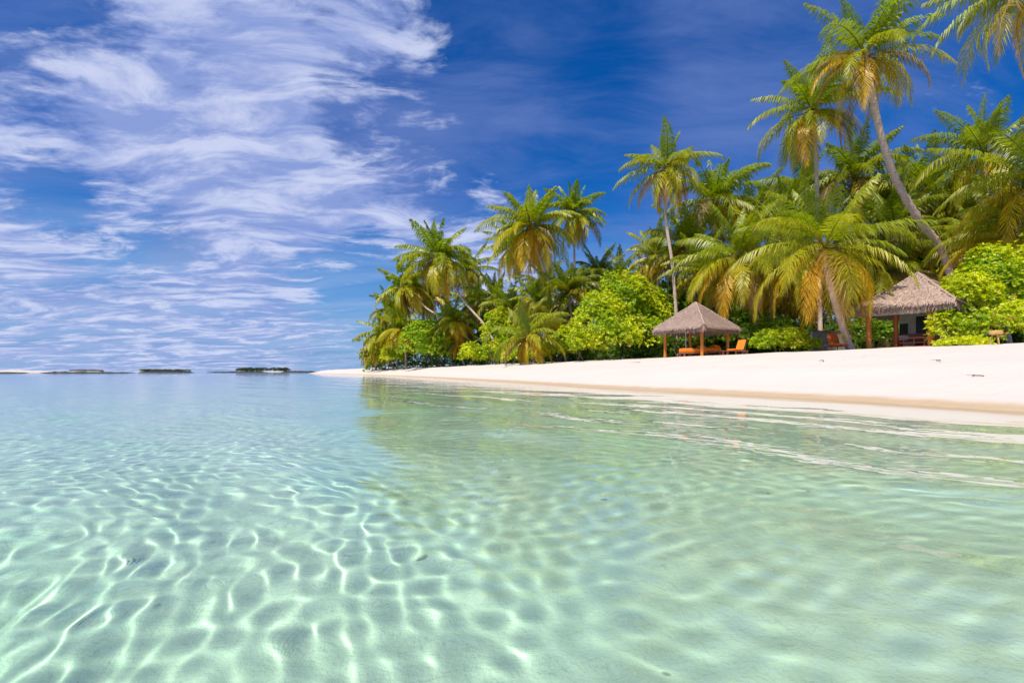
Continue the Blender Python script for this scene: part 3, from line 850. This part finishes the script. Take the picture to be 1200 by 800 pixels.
# ---- shaded ground cover of the interior ---------------------------------------------------------
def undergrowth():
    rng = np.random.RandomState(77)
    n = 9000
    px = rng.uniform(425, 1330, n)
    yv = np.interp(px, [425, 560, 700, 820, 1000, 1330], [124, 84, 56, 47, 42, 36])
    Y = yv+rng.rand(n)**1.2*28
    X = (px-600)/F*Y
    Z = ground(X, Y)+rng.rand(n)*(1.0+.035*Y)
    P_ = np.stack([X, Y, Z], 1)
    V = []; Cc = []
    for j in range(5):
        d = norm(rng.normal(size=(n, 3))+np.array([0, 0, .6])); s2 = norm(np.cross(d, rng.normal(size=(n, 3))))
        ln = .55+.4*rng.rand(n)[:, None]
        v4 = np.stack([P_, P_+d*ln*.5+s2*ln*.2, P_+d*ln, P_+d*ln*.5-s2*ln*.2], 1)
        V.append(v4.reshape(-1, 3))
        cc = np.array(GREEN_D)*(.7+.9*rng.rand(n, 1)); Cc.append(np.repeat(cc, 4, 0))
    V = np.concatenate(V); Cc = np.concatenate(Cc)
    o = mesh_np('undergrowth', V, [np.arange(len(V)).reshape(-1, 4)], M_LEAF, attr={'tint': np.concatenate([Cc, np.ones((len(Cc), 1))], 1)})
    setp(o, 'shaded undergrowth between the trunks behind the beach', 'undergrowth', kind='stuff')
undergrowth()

# ------------------------------------------------------------------ thatched roofs
def roof_mesh(C, a, b, sa, sb, z_eave, z_apex, thick, root, seed, name='roof', bulge=.10):
    """pyramid thatch: C centre (x,y), a,b unit axes, half sizes sa,sb"""
    rng = np.random.RandomState(seed)
    n = 34
    V = []; idx = {}
    a = np.array(a); b = np.array(b); C = np.array(C)
    lay = []
    for t in np.linspace(0, 1, n):          # 0 eave .. 1 apex
        ring = []
        s_ = 1-t
        for side in range(4):
            cs = [(-1, -1), (1, -1), (1, 1), (-1, 1)]
            p0 = cs[side]; p1 = cs[(side+1) % 4]
            for k in range(24):
                f = k/24
                u = p0[0]*(1-f)+p1[0]*f; v = p0[1]*(1-f)+p1[1]*f
                rr = max(abs(u), abs(v)); cr = (1-.06*(1-abs(abs(u)-abs(v))/1.0)*0)
                x = C[0]+(a[0]*u*sa+b[0]*v*sb)*s_; y = C[1]+(a[1]*u*sa+b[1]*v*sb)*s_
                z = z_eave+(z_apex-z_eave)*(t**1.06)
                j = rng.normal()*.022
                z += j+.02*math.sin(f*40+side)*s_-.03*s_*math.sin(math.pi*f)
                ring.append((x, y, z))
        lay.append(ring)
    m = 96
    V = np.array(lay).reshape(-1, 3)
    q_ = [(i*m+k, i*m+(k+1) % m, (i+1)*m+(k+1) % m, (i+1)*m+k) for i in range(n-1) for k in range(m)]
    # underside: eave lip and soffit
    e = V[:m].copy(); lip = e.copy(); lip[:, 2] -= thick; lip[:, :2] = C+(lip[:, :2]-C)*.985
    inn = lip.copy(); inn[:, :2] = C+(inn[:, :2]-C)*.05; inn[:, 2] = z_apex-thick-.25
    base = len(V); V = np.concatenate([V, lip, inn])
    q_ += [(base+k, base+(k+1) % m, (k+1) % m, k) for k in range(m)]
    q_ += [(base+m+k, base+m+(k+1) % m, base+(k+1) % m, base+k) for k in range(m)]
    ro = mesh_np(name, V-np.array(root.location), [np.array(q_)], M_THATCH, root)
    # straw: strands lying on the slopes, and the ragged fringe
    S = []; 
    def strand(p, d, ln, w_, sd):
        S.append(np.stack([p-sd*w_, p+sd*w_, p+d*ln+sd*w_*.4, p+d*ln-sd*w_*.4]))
    cs = np.array([(-1, -1), (1, -1), (1, 1), (-1, 1)], float)
    for side in range(4):
        p0 = cs[side]; p1 = cs[(side+1) % 4]; mid = (p0+p1)/2
        outd = np.array([a[0]*mid[0]*sa+b[0]*mid[1]*sb, a[1]*mid[0]*sa+b[1]*mid[1]*sb])
        run = np.linalg.norm(outd); outn = outd/run
        dn = np.array([outn[0]*run, outn[1]*run, -(z_apex-z_eave)]); slope = dn/np.linalg.norm(dn)
        alongv = np.array([a[0]*(p1-p0)[0]*sa+b[0]*(p1-p0)[1]*sb, a[1]*(p1-p0)[0]*sa+b[1]*(p1-p0)[1]*sb, 0]); alongv /= np.linalg.norm(alongv)
        nrm_ = np.cross(alongv, slope); nrm_ *= np.sign(nrm_[2])
        for i in range(2600):
            t = 1-math.sqrt(rng.rand()); f = rng.rand(); s_ = 1-t
            u = (p0*(1-f)+p1*f)
            x = C[0]+(a[0]*u[0]*sa+b[0]*u[1]*sb)*s_; y = C[1]+(a[1]*u[0]*sa+b[1]*u[1]*sb)*s_
            p = np.array([x, y, z_eave+(z_apex-z_eave)*t**1.06])+nrm_*(.01+.06*rng.rand())
            dd = slope+alongv*rng.normal()*.16+nrm_*(.02+.05*rng.rand()); dd /= np.linalg.norm(dd)
            strand(p, dd, .25+.3*rng.rand(), .014+.016*rng.rand(), alongv)
        for i in range(1500):
            f = rng.rand(); u = (p0*(1-f)+p1*f)*(1-.03*rng.rand())
            x = C[0]+(a[0]*u[0]*sa+b[0]*u[1]*sb); y = C[1]+(a[1]*u[0]*sa+b[1]*u[1]*sb)
            p = np.array([x, y, z_eave-thick*rng.rand()*.9])
            dd = np.array([outn[0]*.25, outn[1]*.25, -1.0])+alongv*rng.normal()*.2; dd /= np.linalg.norm(dd)
            strand(p, dd, .10+.30*rng.rand()**2, .012+.014*rng.rand(), alongv)
    S = np.concatenate(S)
    mesh_np('straw', S-np.array(root.location), [np.arange(len(S)).reshape(-1, 4)], M_STRAW, ro)
    # capping bundle along the hips
    hb = MB()
    for u, v in cs:
        e = np.array([C[0]+(a[0]*u*sa+b[0]*v*sb)*.99, C[1]+(a[1]*u*sa+b[1]*v*sb)*.99, z_eave+.05])
        ts = np.linspace(0, 1, 12)[:, None]
        pp = e*(1-ts)+np.array([C[0], C[1], z_apex+.03])*ts
        pp += rng.normal(size=pp.shape)*.015
        hb.tube(pp-np.array(root.location), .065, 6)
    hb.build('hip_cap', M_STRAW, ro)
    return ro

def post(root, x, y, z0, z1, r, mat, name='post'):
    mb = MB(); n = 8
    zs = np.linspace(z0, z1, n)
    pts = np.stack([np.full(n, x)+.01*np.sin(zs*3), np.full(n, y), zs], 1)-np.array(root.location)
    mb.tube(pts, r*(1+.05*np.sin(zs*5)), 12)
    return mb.build(name, mat, root, smooth=True)

# gazebo
GA = np.array([-.58, .8146]); GB = np.array([.8146, .58])
GN = np.array([13.9, 37.0]); GS = 4.55
GC = GN+GS/2*(GA+GB)
g_z = gz(*GC)
gaz = empty('thatched_gazebo', (GC[0], GC[1], g_z)); setp(gaz, 'open gazebo with a square thatched roof on orange posts', 'gazebo')
roof_mesh(GC, GA, GB, GS/2, GS/2, 4.08, 6.12, .20, gaz, 3)
for u, v in ((-1, -1), (1, -1), (-1, 1), (1, 1)):
    p = GC+GA*u*(GS/2-.62)+GB*v*(GS/2-.62)
    post(gaz, p[0], p[1], gz(*p)-.3, 4.15, .115, M_POST)
bm_ = MB(); L2 = GS-1.24+.3
for u in (-1, 1):
    c_ = GC+GA*u*(GS/2-.62)
    rt = Matrix.Rotation(math.atan2(GB[1], GB[0]), 4, 'Z')
    bm_.box((c_[0]-GC[0], c_[1]-GC[1], 4.02-g_z), (L2, .12, .14), rt)
    c_ = GC+GB*u*(GS/2-.62)
    bm_.box((c_[0]-GC[0], c_[1]-GC[1], 4.165-g_z), (.12, L2, .14), rt)
bm_.build('beam', M_BEAM, gaz)
mb = MB(); mb.tube([(GC[0]+.0-GC[0]-1.1, -.9, 1.9), (-1.12, -.92, 1.0), (-1.1, -.9, .12)], .022, 6)
mb.build('tied_cord', M_WHITE, gaz)

def local_root(name, px, Y, rz, label, cat, group=None):
    x = (px-600)/F*Y; r_ = empty(name, (x, Y, gz(x, Y)), rz); return setp(r_, label, cat, group)
def daybed(px, Y, rz, label, w_=1.9, d_=.95):
    r_ = local_root('day_bed', px, Y, rz, label, 'day bed', 'orange day beds in the gazebo')
    m_ = MB(); m_.box((0, 0, .26), (w_, d_, .08), None, .01); m_.build('frame', M_DECK, r_)
    for sx in (-1, 1):
        for sy in (-1, 1):
            m_ = MB(); m_.box((sx*(w_/2-.08), sy*(d_/2-.08), .11), (.08, .08, .215)); m_.build('leg', M_DECK, r_)
    m_ = MB(); m_.box((0, 0, .46), (w_-.04, d_-.04, .31), None, .06); m_.build('mattress', M_CUSH, r_, smooth=False)
    m_ = MB(); m_.box((w_/2-.28, 0, .71), (.46, d_-.22, .17), Matrix.Rotation(.25, 4, 'Y'), .06); m_.build('pillow', M_CUSH, r_)
    return r_
bz = math.atan2(GB[1], GB[0])
daybed(812, 38.9, bz-.5, 'orange day bed at the left inside the gazebo behind the front post')
daybed(830, 39.3, bz-.55, 'orange day bed at the right inside the gazebo between the front and right posts', 1.7)

def lounger(px, Y, rz, label, fabric, frame, back=60):
    r_ = local_root('sun_lounger', px, Y, rz, label, 'sun lounger', 'sun loungers on the sand')
    m_ = MB()
    for s in (-1, 1): m_.box((0, s*.33, .30), (1.75, .05, .06))
    for k in (-.8, -.27, .27, .8): m_.box((k, 0, .30), (.05, .61, .05))
    m_.build('frame', frame, r_)
    for sx in (-.72, .72):
        for sy in (-1, 1):
            m_ = MB(); m_.box((sx, sy*.33, .133), (.06, .045, .27)); m_.build('leg', frame, r_)
    m_ = MB(); m_.box((-.3, 0, .375), (1.12, .62, .09), None, .03); m_.build('seat_cushion', fabric, r_)
    m_ = MB(); a_ = R(back); m_.box((.28+.40*math.cos(a_), 0, .40+.40*math.sin(a_)), (.82, .62, .09), Matrix.Rotation(-a_, 4, 'Y'), .03)
    m_.build('backrest', fabric, r_)
    return r_
lounger(864, 37.5, R(35), 'bright orange sun lounger with raised back just right of the gazebo', M_CUSH, M_DECK, 62)
lounger(980, 32.6, R(78), 'red orange wooden lounger left of the leaning yellow palm trunk', M_REDF, M_DECK, 62)

def side_table(px, Y, label):
    r_ = local_root('side_table', px, Y, R(20), label, 'side table')
    m_ = MB(); m_.box((0, 0, .34), (.5, .4, .04), None, .01); m_.build('tabletop', M_DECK, r_)
    for sx in (-1, 1):
        for sy in (-1, 1):
            m_ = MB(); m_.box((sx*.2, sy*.15, .16), (.05, .05, .32)); m_.build('leg', M_DECK, r_)
side_table(848, 38.2, 'low dark side table between the gazebo and the bright orange lounger')

# stool by the large bush
st_ = local_root('wooden_stool', 1167, 24.6, 0, 'round honey coloured wooden stool in front of the huge right bush', 'stool')
m_ = MB(); m_.tube([(0, 0, .50), (0, 0, .53), (0, 0, .64), (0, 0, .67)], [.22, .27, .27, .24], 20); m_.build('seat', M_YWOOD, st_, smooth=False)
for k in range(3):
    a_ = k*2.094+.4; m_ = MB(); m_.tube([(math.cos(a_)*.12, math.sin(a_)*.12, .51), (math.cos(a_)*.2, math.sin(a_)*.2, -.03)], [.03, .022], 8); m_.build('leg', M_YWOOD, st_)

# ------------------------------------------------------------------ bungalow
BA = np.array([-.58, .8146]); BB = np.array([.8146, .58]); BN = np.array([24.2, 28.4]); BS = 4.6
BC = BN+BS/2*(BA+BB)
b_z = gz(*BC)
bung = empty('thatched_bungalow', (BC[0], BC[1], b_z)); setp(bung, 'thatched beach bungalow with orange posts and a red railed veranda', 'bungalow')
Z_E = 4.62
roof_mesh(BN+BA*1.98+BB*2.1, BA, BB, 2.45, 2.6, Z_E, 6.72, .30, bung, 8)
def bpt(u, v): return BN+BA*u+BB*v          # u along the sea front (from near corner), v inwards
def bbox(name, u0, u1, v0, v1, z0, z1, mat, par=None, bev=0):
    p = bpt((u0+u1)/2, (v0+v1)/2); m_ = MB()
    m_.box((p[0]-BC[0], p[1]-BC[1], (z0+z1)/2-b_z), (abs(v1-v0), abs(u1-u0), abs(z1-z0)), Matrix.Rotation(math.atan2(BB[1], BB[0]), 4, 'Z'), bev)
    return m_.build(name, mat, par or bung)
def upx(px, v):     # u of the point on line v seen at photo column px
    k = (px-600)/F
    return (BN[0]+BB[0]*v-k*(BN[1]+BB[1]*v))/(k*BA[1]-BA[0])
FZ = b_z+.12
for px_, v_, mat_, nm in ((1091, .25, M_POST, 'post'), (1018, .1, M_POST, 'post'), (1050, .55, M_POSTR, 'rear_post')):
    u_ = upx(px_, v_); p = bpt(u_, v_)
    po = post(bung, p[0], p[1], gz(*p)-.25, Z_E-.12, .155 if mat_ is M_POST else .12, mat_, nm)
    if px_ == 1091:
        m_ = MB(); m_.tube([(p[0]-BC[0], p[1]-BC[1], 3.72-b_z), (p[0]-BC[0], p[1]-BC[1], 3.86-b_z)], .172, 14); m_.build('white_band', M_WHITE, po)
u0, u1 = .25, upx(1036, .6)
bbox('veranda_floor', u0-.2, u1+.3, .45, 3.6, b_z-.25, FZ, M_DECK)
bbox('floor_step', u0+.1, u1-.3, .12, .43, b_z-.25, FZ-.09, M_DECK)
rail = bbox('railing', u0, u1, .60, .68, FZ+.44, FZ+.52, M_DECK)
bbox('lower_rail', u0, u1, .605, .675, FZ+.16, FZ+.22, M_DECK, rail)
for k in range(7):
    u_ = u0+(u1-u0)*k/6; bbox('baluster', u_-.03, u_+.03, .61, .67, FZ+.002, FZ+.438, M_DECK, rail)
bbox('beam', -.1, upx(1021, .5), .42, .56, Z_E-.46, Z_E-.30, M_WALL)
ub = upx(1054, 3.3)
wl = bbox('back_wall', -.3, ub, 3.3, 3.45, FZ+.003, Z_E-.1, M_WALL)
for px_ in (1083,):
    uc = upx(px_, 3.27)
    bbox('door', uc-.42, uc+.42, 3.265, 3.297, FZ+.02, FZ+1.95, M_DARK)
uc = upx(1059, 3.27); wn = bbox('window', uc-.22, uc+.22, 3.275, 3.297, FZ+.7, FZ+1.55, M_DARK)
bbox('side_wall', -.28, -.16, 1.2, 3.27, FZ+.003, Z_E-.12, M_WALL)
# furniture on the veranda
def bench(px, v, label, w_=1.5):
    u_ = upx(px, v); p = bpt(u_, v)
    r_ = empty('veranda_bench', (p[0], p[1], FZ+.002), math.atan2(BA[1], BA[0])); setp(r_, label, 'bench')
    m_ = MB(); m_.box((0, 0, .36), (w_, .5, .06), None, .01); m_.build('seat', M_DECK, r_)
    m_ = MB(); m_.box((0, -.22, .62), (w_, .05, .38), None, .01); m_.build('backrest', M_DECK, r_)
    for s in (-1, 1):
        m_ = MB(); m_.box((s*(w_/2-.08), 0, .165), (.07, .45, .33)); m_.build('leg', M_DECK, r_)
bench(1072, 1.9, 'red timber bench on the veranda behind the railing')
pw = bpt(upx(1059, 2.3), 2.3)
vt = empty('veranda_table', (pw[0], pw[1], FZ+.002)); setp(vt, 'small round table with a white cloth in the shade of the veranda', 'table')
m_ = MB(); m_.tube([(0, 0, .66), (0, 0, .70)], [.34, .34], 20); m_.build('tabletop', M_WOOD, vt)
m_ = MB(); m_.tube([(0, 0, 0), (0, 0, .03), (0, 0, .05), (0, 0, .655)], [.2, .2, .04, .04], 12); m_.build('pedestal', M_WOOD, vt)
m_ = MB(); m_.tube([(0, 0, .45), (0, 0, .60), (0, 0, .703), (0, 0, .712)], [.38, .365, .35, .34], 20, cap=False); m_.build('tablecloth', M_WHITE, vt)
# garden wall left of the bungalow, behind the lounger
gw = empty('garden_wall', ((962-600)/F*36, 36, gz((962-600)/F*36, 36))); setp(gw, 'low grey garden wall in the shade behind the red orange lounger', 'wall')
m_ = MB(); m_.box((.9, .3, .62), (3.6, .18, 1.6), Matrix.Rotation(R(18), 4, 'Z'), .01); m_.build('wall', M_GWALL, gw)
m_ = MB(); m_.box((.9, .3, 1.448), (3.7, .28, .05), Matrix.Rotation(R(18), 4, 'Z')); m_.build('coping', M_BEAM, gw)

# ------------------------------------------------------------------ small things on the sand
def stake(px, Y, h, label, r=.06, lean=0):
    x = (px-600)/F*Y; z = gz(x, Y)
    m_ = MB(); m_.tube([(0, 0, -.3), (lean*.3, 0, h*.5), (lean, 0, h)], [r, r*.95, r*.8], 8)
    o = m_.build('wooden_stake', M_STEM); o.location = (x, Y, z)
    setp(o, label, 'stake', 'wooden stakes in the sand')
stake(475, 100, 1.9, 'taller thin dark stake standing at the waterline left of the lying trunk', .10)
stake(519, 93, 1.35, 'short dark stake in the sand under the lying palm trunk', .11)
stake(496, 97, .7, 'stubby stake half buried beside the round bush of the left group', .09)
def driftwood(px, py, Yg, ln, rz, label, bend=.1):
    # find the depth where the ground projects to this row
    best = min(np.arange(12, 60, .1), key=lambda Y_: abs((HY-py)/F*Y_+H-gz((px-600)/F*Y_, Y_))) if Yg is None else Yg
    x = (px-600)/F*best; z = gz(x, best)
    m_ = MB(); ts = np.linspace(-.5, .5, 8)
    pts = [(t*ln, bend*math.sin(t*5), .012+.02*math.cos(t*3)) for t in ts]
    m_.tube(pts, np.interp(ts, [-.5, 0, .5], [.007, .015, .005]), 7)
    m_.tube([(0, 0, .03), (.12*ln, .1, .05), (.2*ln, .22, .04)], [.01, .007, .004], 6)
    o = m_.build('driftwood_branch', M_STEM); o.location = (x, best, z); o.rotation_euler = (0, 0, rz)
    setp(o, label, 'driftwood', 'dry branches on the sand')
driftwood(1100, 423, None, 1.0, R(40), 'single dry branch on the sand below the right end of the bungalow')
driftwood(965, 423, None, .9, R(30), 'forked dry branch on the sand below the red orange lounger')
driftwood(978, 417, None, .7, R(5), 'thin dry twig above the forked branch near the leaning yellow palm')
driftwood(748, 425, None, 1.1, R(8), 'flat dry branch on the sand below the large yellow green bush')
driftwood(1146, 441, None, .18, R(60), 'tiny twig low on the bright sand at the far right')

# fallen leaf litter along the edge of the shade
def litter():
    rng = np.random.RandomState(9); n = 900
    px = rng.uniform(560, 1200, n)
    yv = np.interp(px, [560, 700, 820, 1000, 1200], [68, 49, 39, 33.5, 29])
    Y = yv-np.abs(rng.normal(size=n))*1.7+.6
    X = (px-600)/F*Y; Z = ground(X, Y)+.012
    th = rng.rand(n)*6.28; s = .03+.07*rng.rand(n)
    d = np.stack([np.cos(th)*s, np.sin(th)*s, rng.rand(n)*.03], 1); e = np.stack([-np.sin(th)*s*.35, np.cos(th)*s*.35, 0*s], 1)
    P_ = np.stack([X, Y, Z], 1)
    V = np.stack([P_-d*[1, 1, 0], P_+e, P_+d, P_-e], 1).reshape(-1, 3)
    cc = np.repeat(np.array([.22, .14, .07])*(.5+rng.rand(n, 1)), 4, 0)
    o = mesh_np('leaf_litter', V, [np.arange(len(V)).reshape(-1, 4)], M_LEAF, attr={'tint': np.concatenate([cc, np.ones((len(cc), 1))], 1)})
    setp(o, 'scattered dry leaf bits on the sand along the bushes', 'leaf litter', kind='stuff')
litter()

# ------------------------------------------------------------------ far breakwaters and islands
def ridge(name, px0, px1, Y, top_px, label, cat, mat, group, seed, profile=None, w_=6, attr=None):
    rng = np.random.RandomState(seed)
    x0 = (px0-600)/F*Y; x1 = (px1-600)/F*Y
    n = max(30, int((x1-x0)/1.2)); m = 9
    hgt = H+(HY-top_px)/F*Y
    V = []
    for i in range(n):
        f = i/(n-1); pr = np.interp(f, *zip(*profile)) if profile else min(1, 8*f, 8*(1-f))**.6
        for j in range(m):
            g_ = j/(m-1)*2-1
            hh = (hgt+.3)*pr*(1-abs(g_)**1.8)*(1+rng.normal()*.14)-.3
            V.append((x0+(x1-x0)*f+rng.normal()*.25-(x0+x1)/2, g_*w_+rng.normal()*.3, hh))
    q_ = [(i*m+j, (i+1)*m+j, (i+1)*m+j+1, i*m+j+1) for i in range(n-1) for j in range(m-1)]
    o = mesh_np(name, V, [np.array(q_)], mat); o.location = ((x0+x1)/2, Y, 0)
    setp(o, label, cat, group); return o
BW = 'low rock breakwaters out on the lagoon'
ridge('rock_breakwater', -60, 35, 215, 435.6, 'dark rock breakwater cut by the left edge of the photo', 'breakwater', M_ROCK, BW, 1, [(0, .8), (.5, 1), (.9, .7), (1, 0)])
ridge('rock_breakwater', 49, 160, 225, 435.2, 'longest dark rock breakwater with a tapering left end', 'breakwater', M_ROCK, BW, 2, [(0, 0), (.1, .8), (.3, .9), (.9, .7), (1, 0)])
ridge('rock_breakwater', 164, 226, 300, 434.7, 'dark rock breakwater under the small wooded islet', 'breakwater', M_ROCK, BW, 3)
ridge('rock_breakwater', 234, 320, 330, 434.7, 'dark rock breakwater in front of the larger wooded island', 'breakwater', M_ROCK, BW, 4, [(0, 0), (.2, .6), (.8, 1), (1, 0)])
ridge('rock_breakwater', 330, 372, 420, 434.6, 'thin dark rock line reaching towards the sand spit', 'breakwater', M_ROCK, BW, 5)
ridge('sand_bank', -80, 96, 640, 433.7, 'pale sand bank on the horizon behind the left breakwaters', 'sand bank', M_SAND, None, 6, [(0, .6), (.6, 1), (1, 0)], 20)
def islet(px0, px1, Y, top_px, label, n, seed):
    rng = np.random.RandomState(seed)
    x0 = (px0-600)/F*Y; x1 = (px1-600)/F*Y; cx = (x0+x1)/2
    r_ = empty('wooded_island', (cx, Y, 0)); setp(r_, label, 'island', 'wooded islands on the horizon')
    top = H+(HY-top_px)/F*Y
    k = 26; V = []; rings = [(1.08, -.4), (1.0, .35), (.85, .9), (0.02, 1.3)]
    for s_, z_ in rings:
        for j in range(k): V.append(((x1-x0)/2*s_*math.cos(6.283*j/k), 30*s_*math.sin(6.283*j/k), z_))
    q_ = [(i*k+j, i*k+(j+1) % k, (i+1)*k+(j+1) % k, (i+1)*k+j) for i in range(3) for j in range(k)]
    mesh_np('sand_shore', V, [np.array(q_)], M_SAND, r_)
    lumps = [(rng.uniform(-.9, .9)*(x1-x0)/2, rng.uniform(-12, 12), top*.42, rng.uniform(6, 14), 6, top*rng.uniform(.40, .56)) for _ in range(16)]
    V, q_, Cc = leaf_cloud(rng, lumps, n, 1.6, (.03, .06, .02), (.06, .10, .03), depth=.4, floor=.2, leaves=5)
    setp(mesh_np('treeline', V, [q_], M_LEAF, r_, attr={'tint': Cc}), kind='stuff')
islet(278, 336, 900, 430.6, 'largest wooded island on the horizon left of the sand spit', 2600, 1)
islet(158, 222, 1150, 432.6, 'low wooded islet on the horizon above the middle breakwater', 2200, 2)
islet(84, 116, 900, 433.5, 'tiny dark green islet at the end of the pale sand bank', 1000, 3)
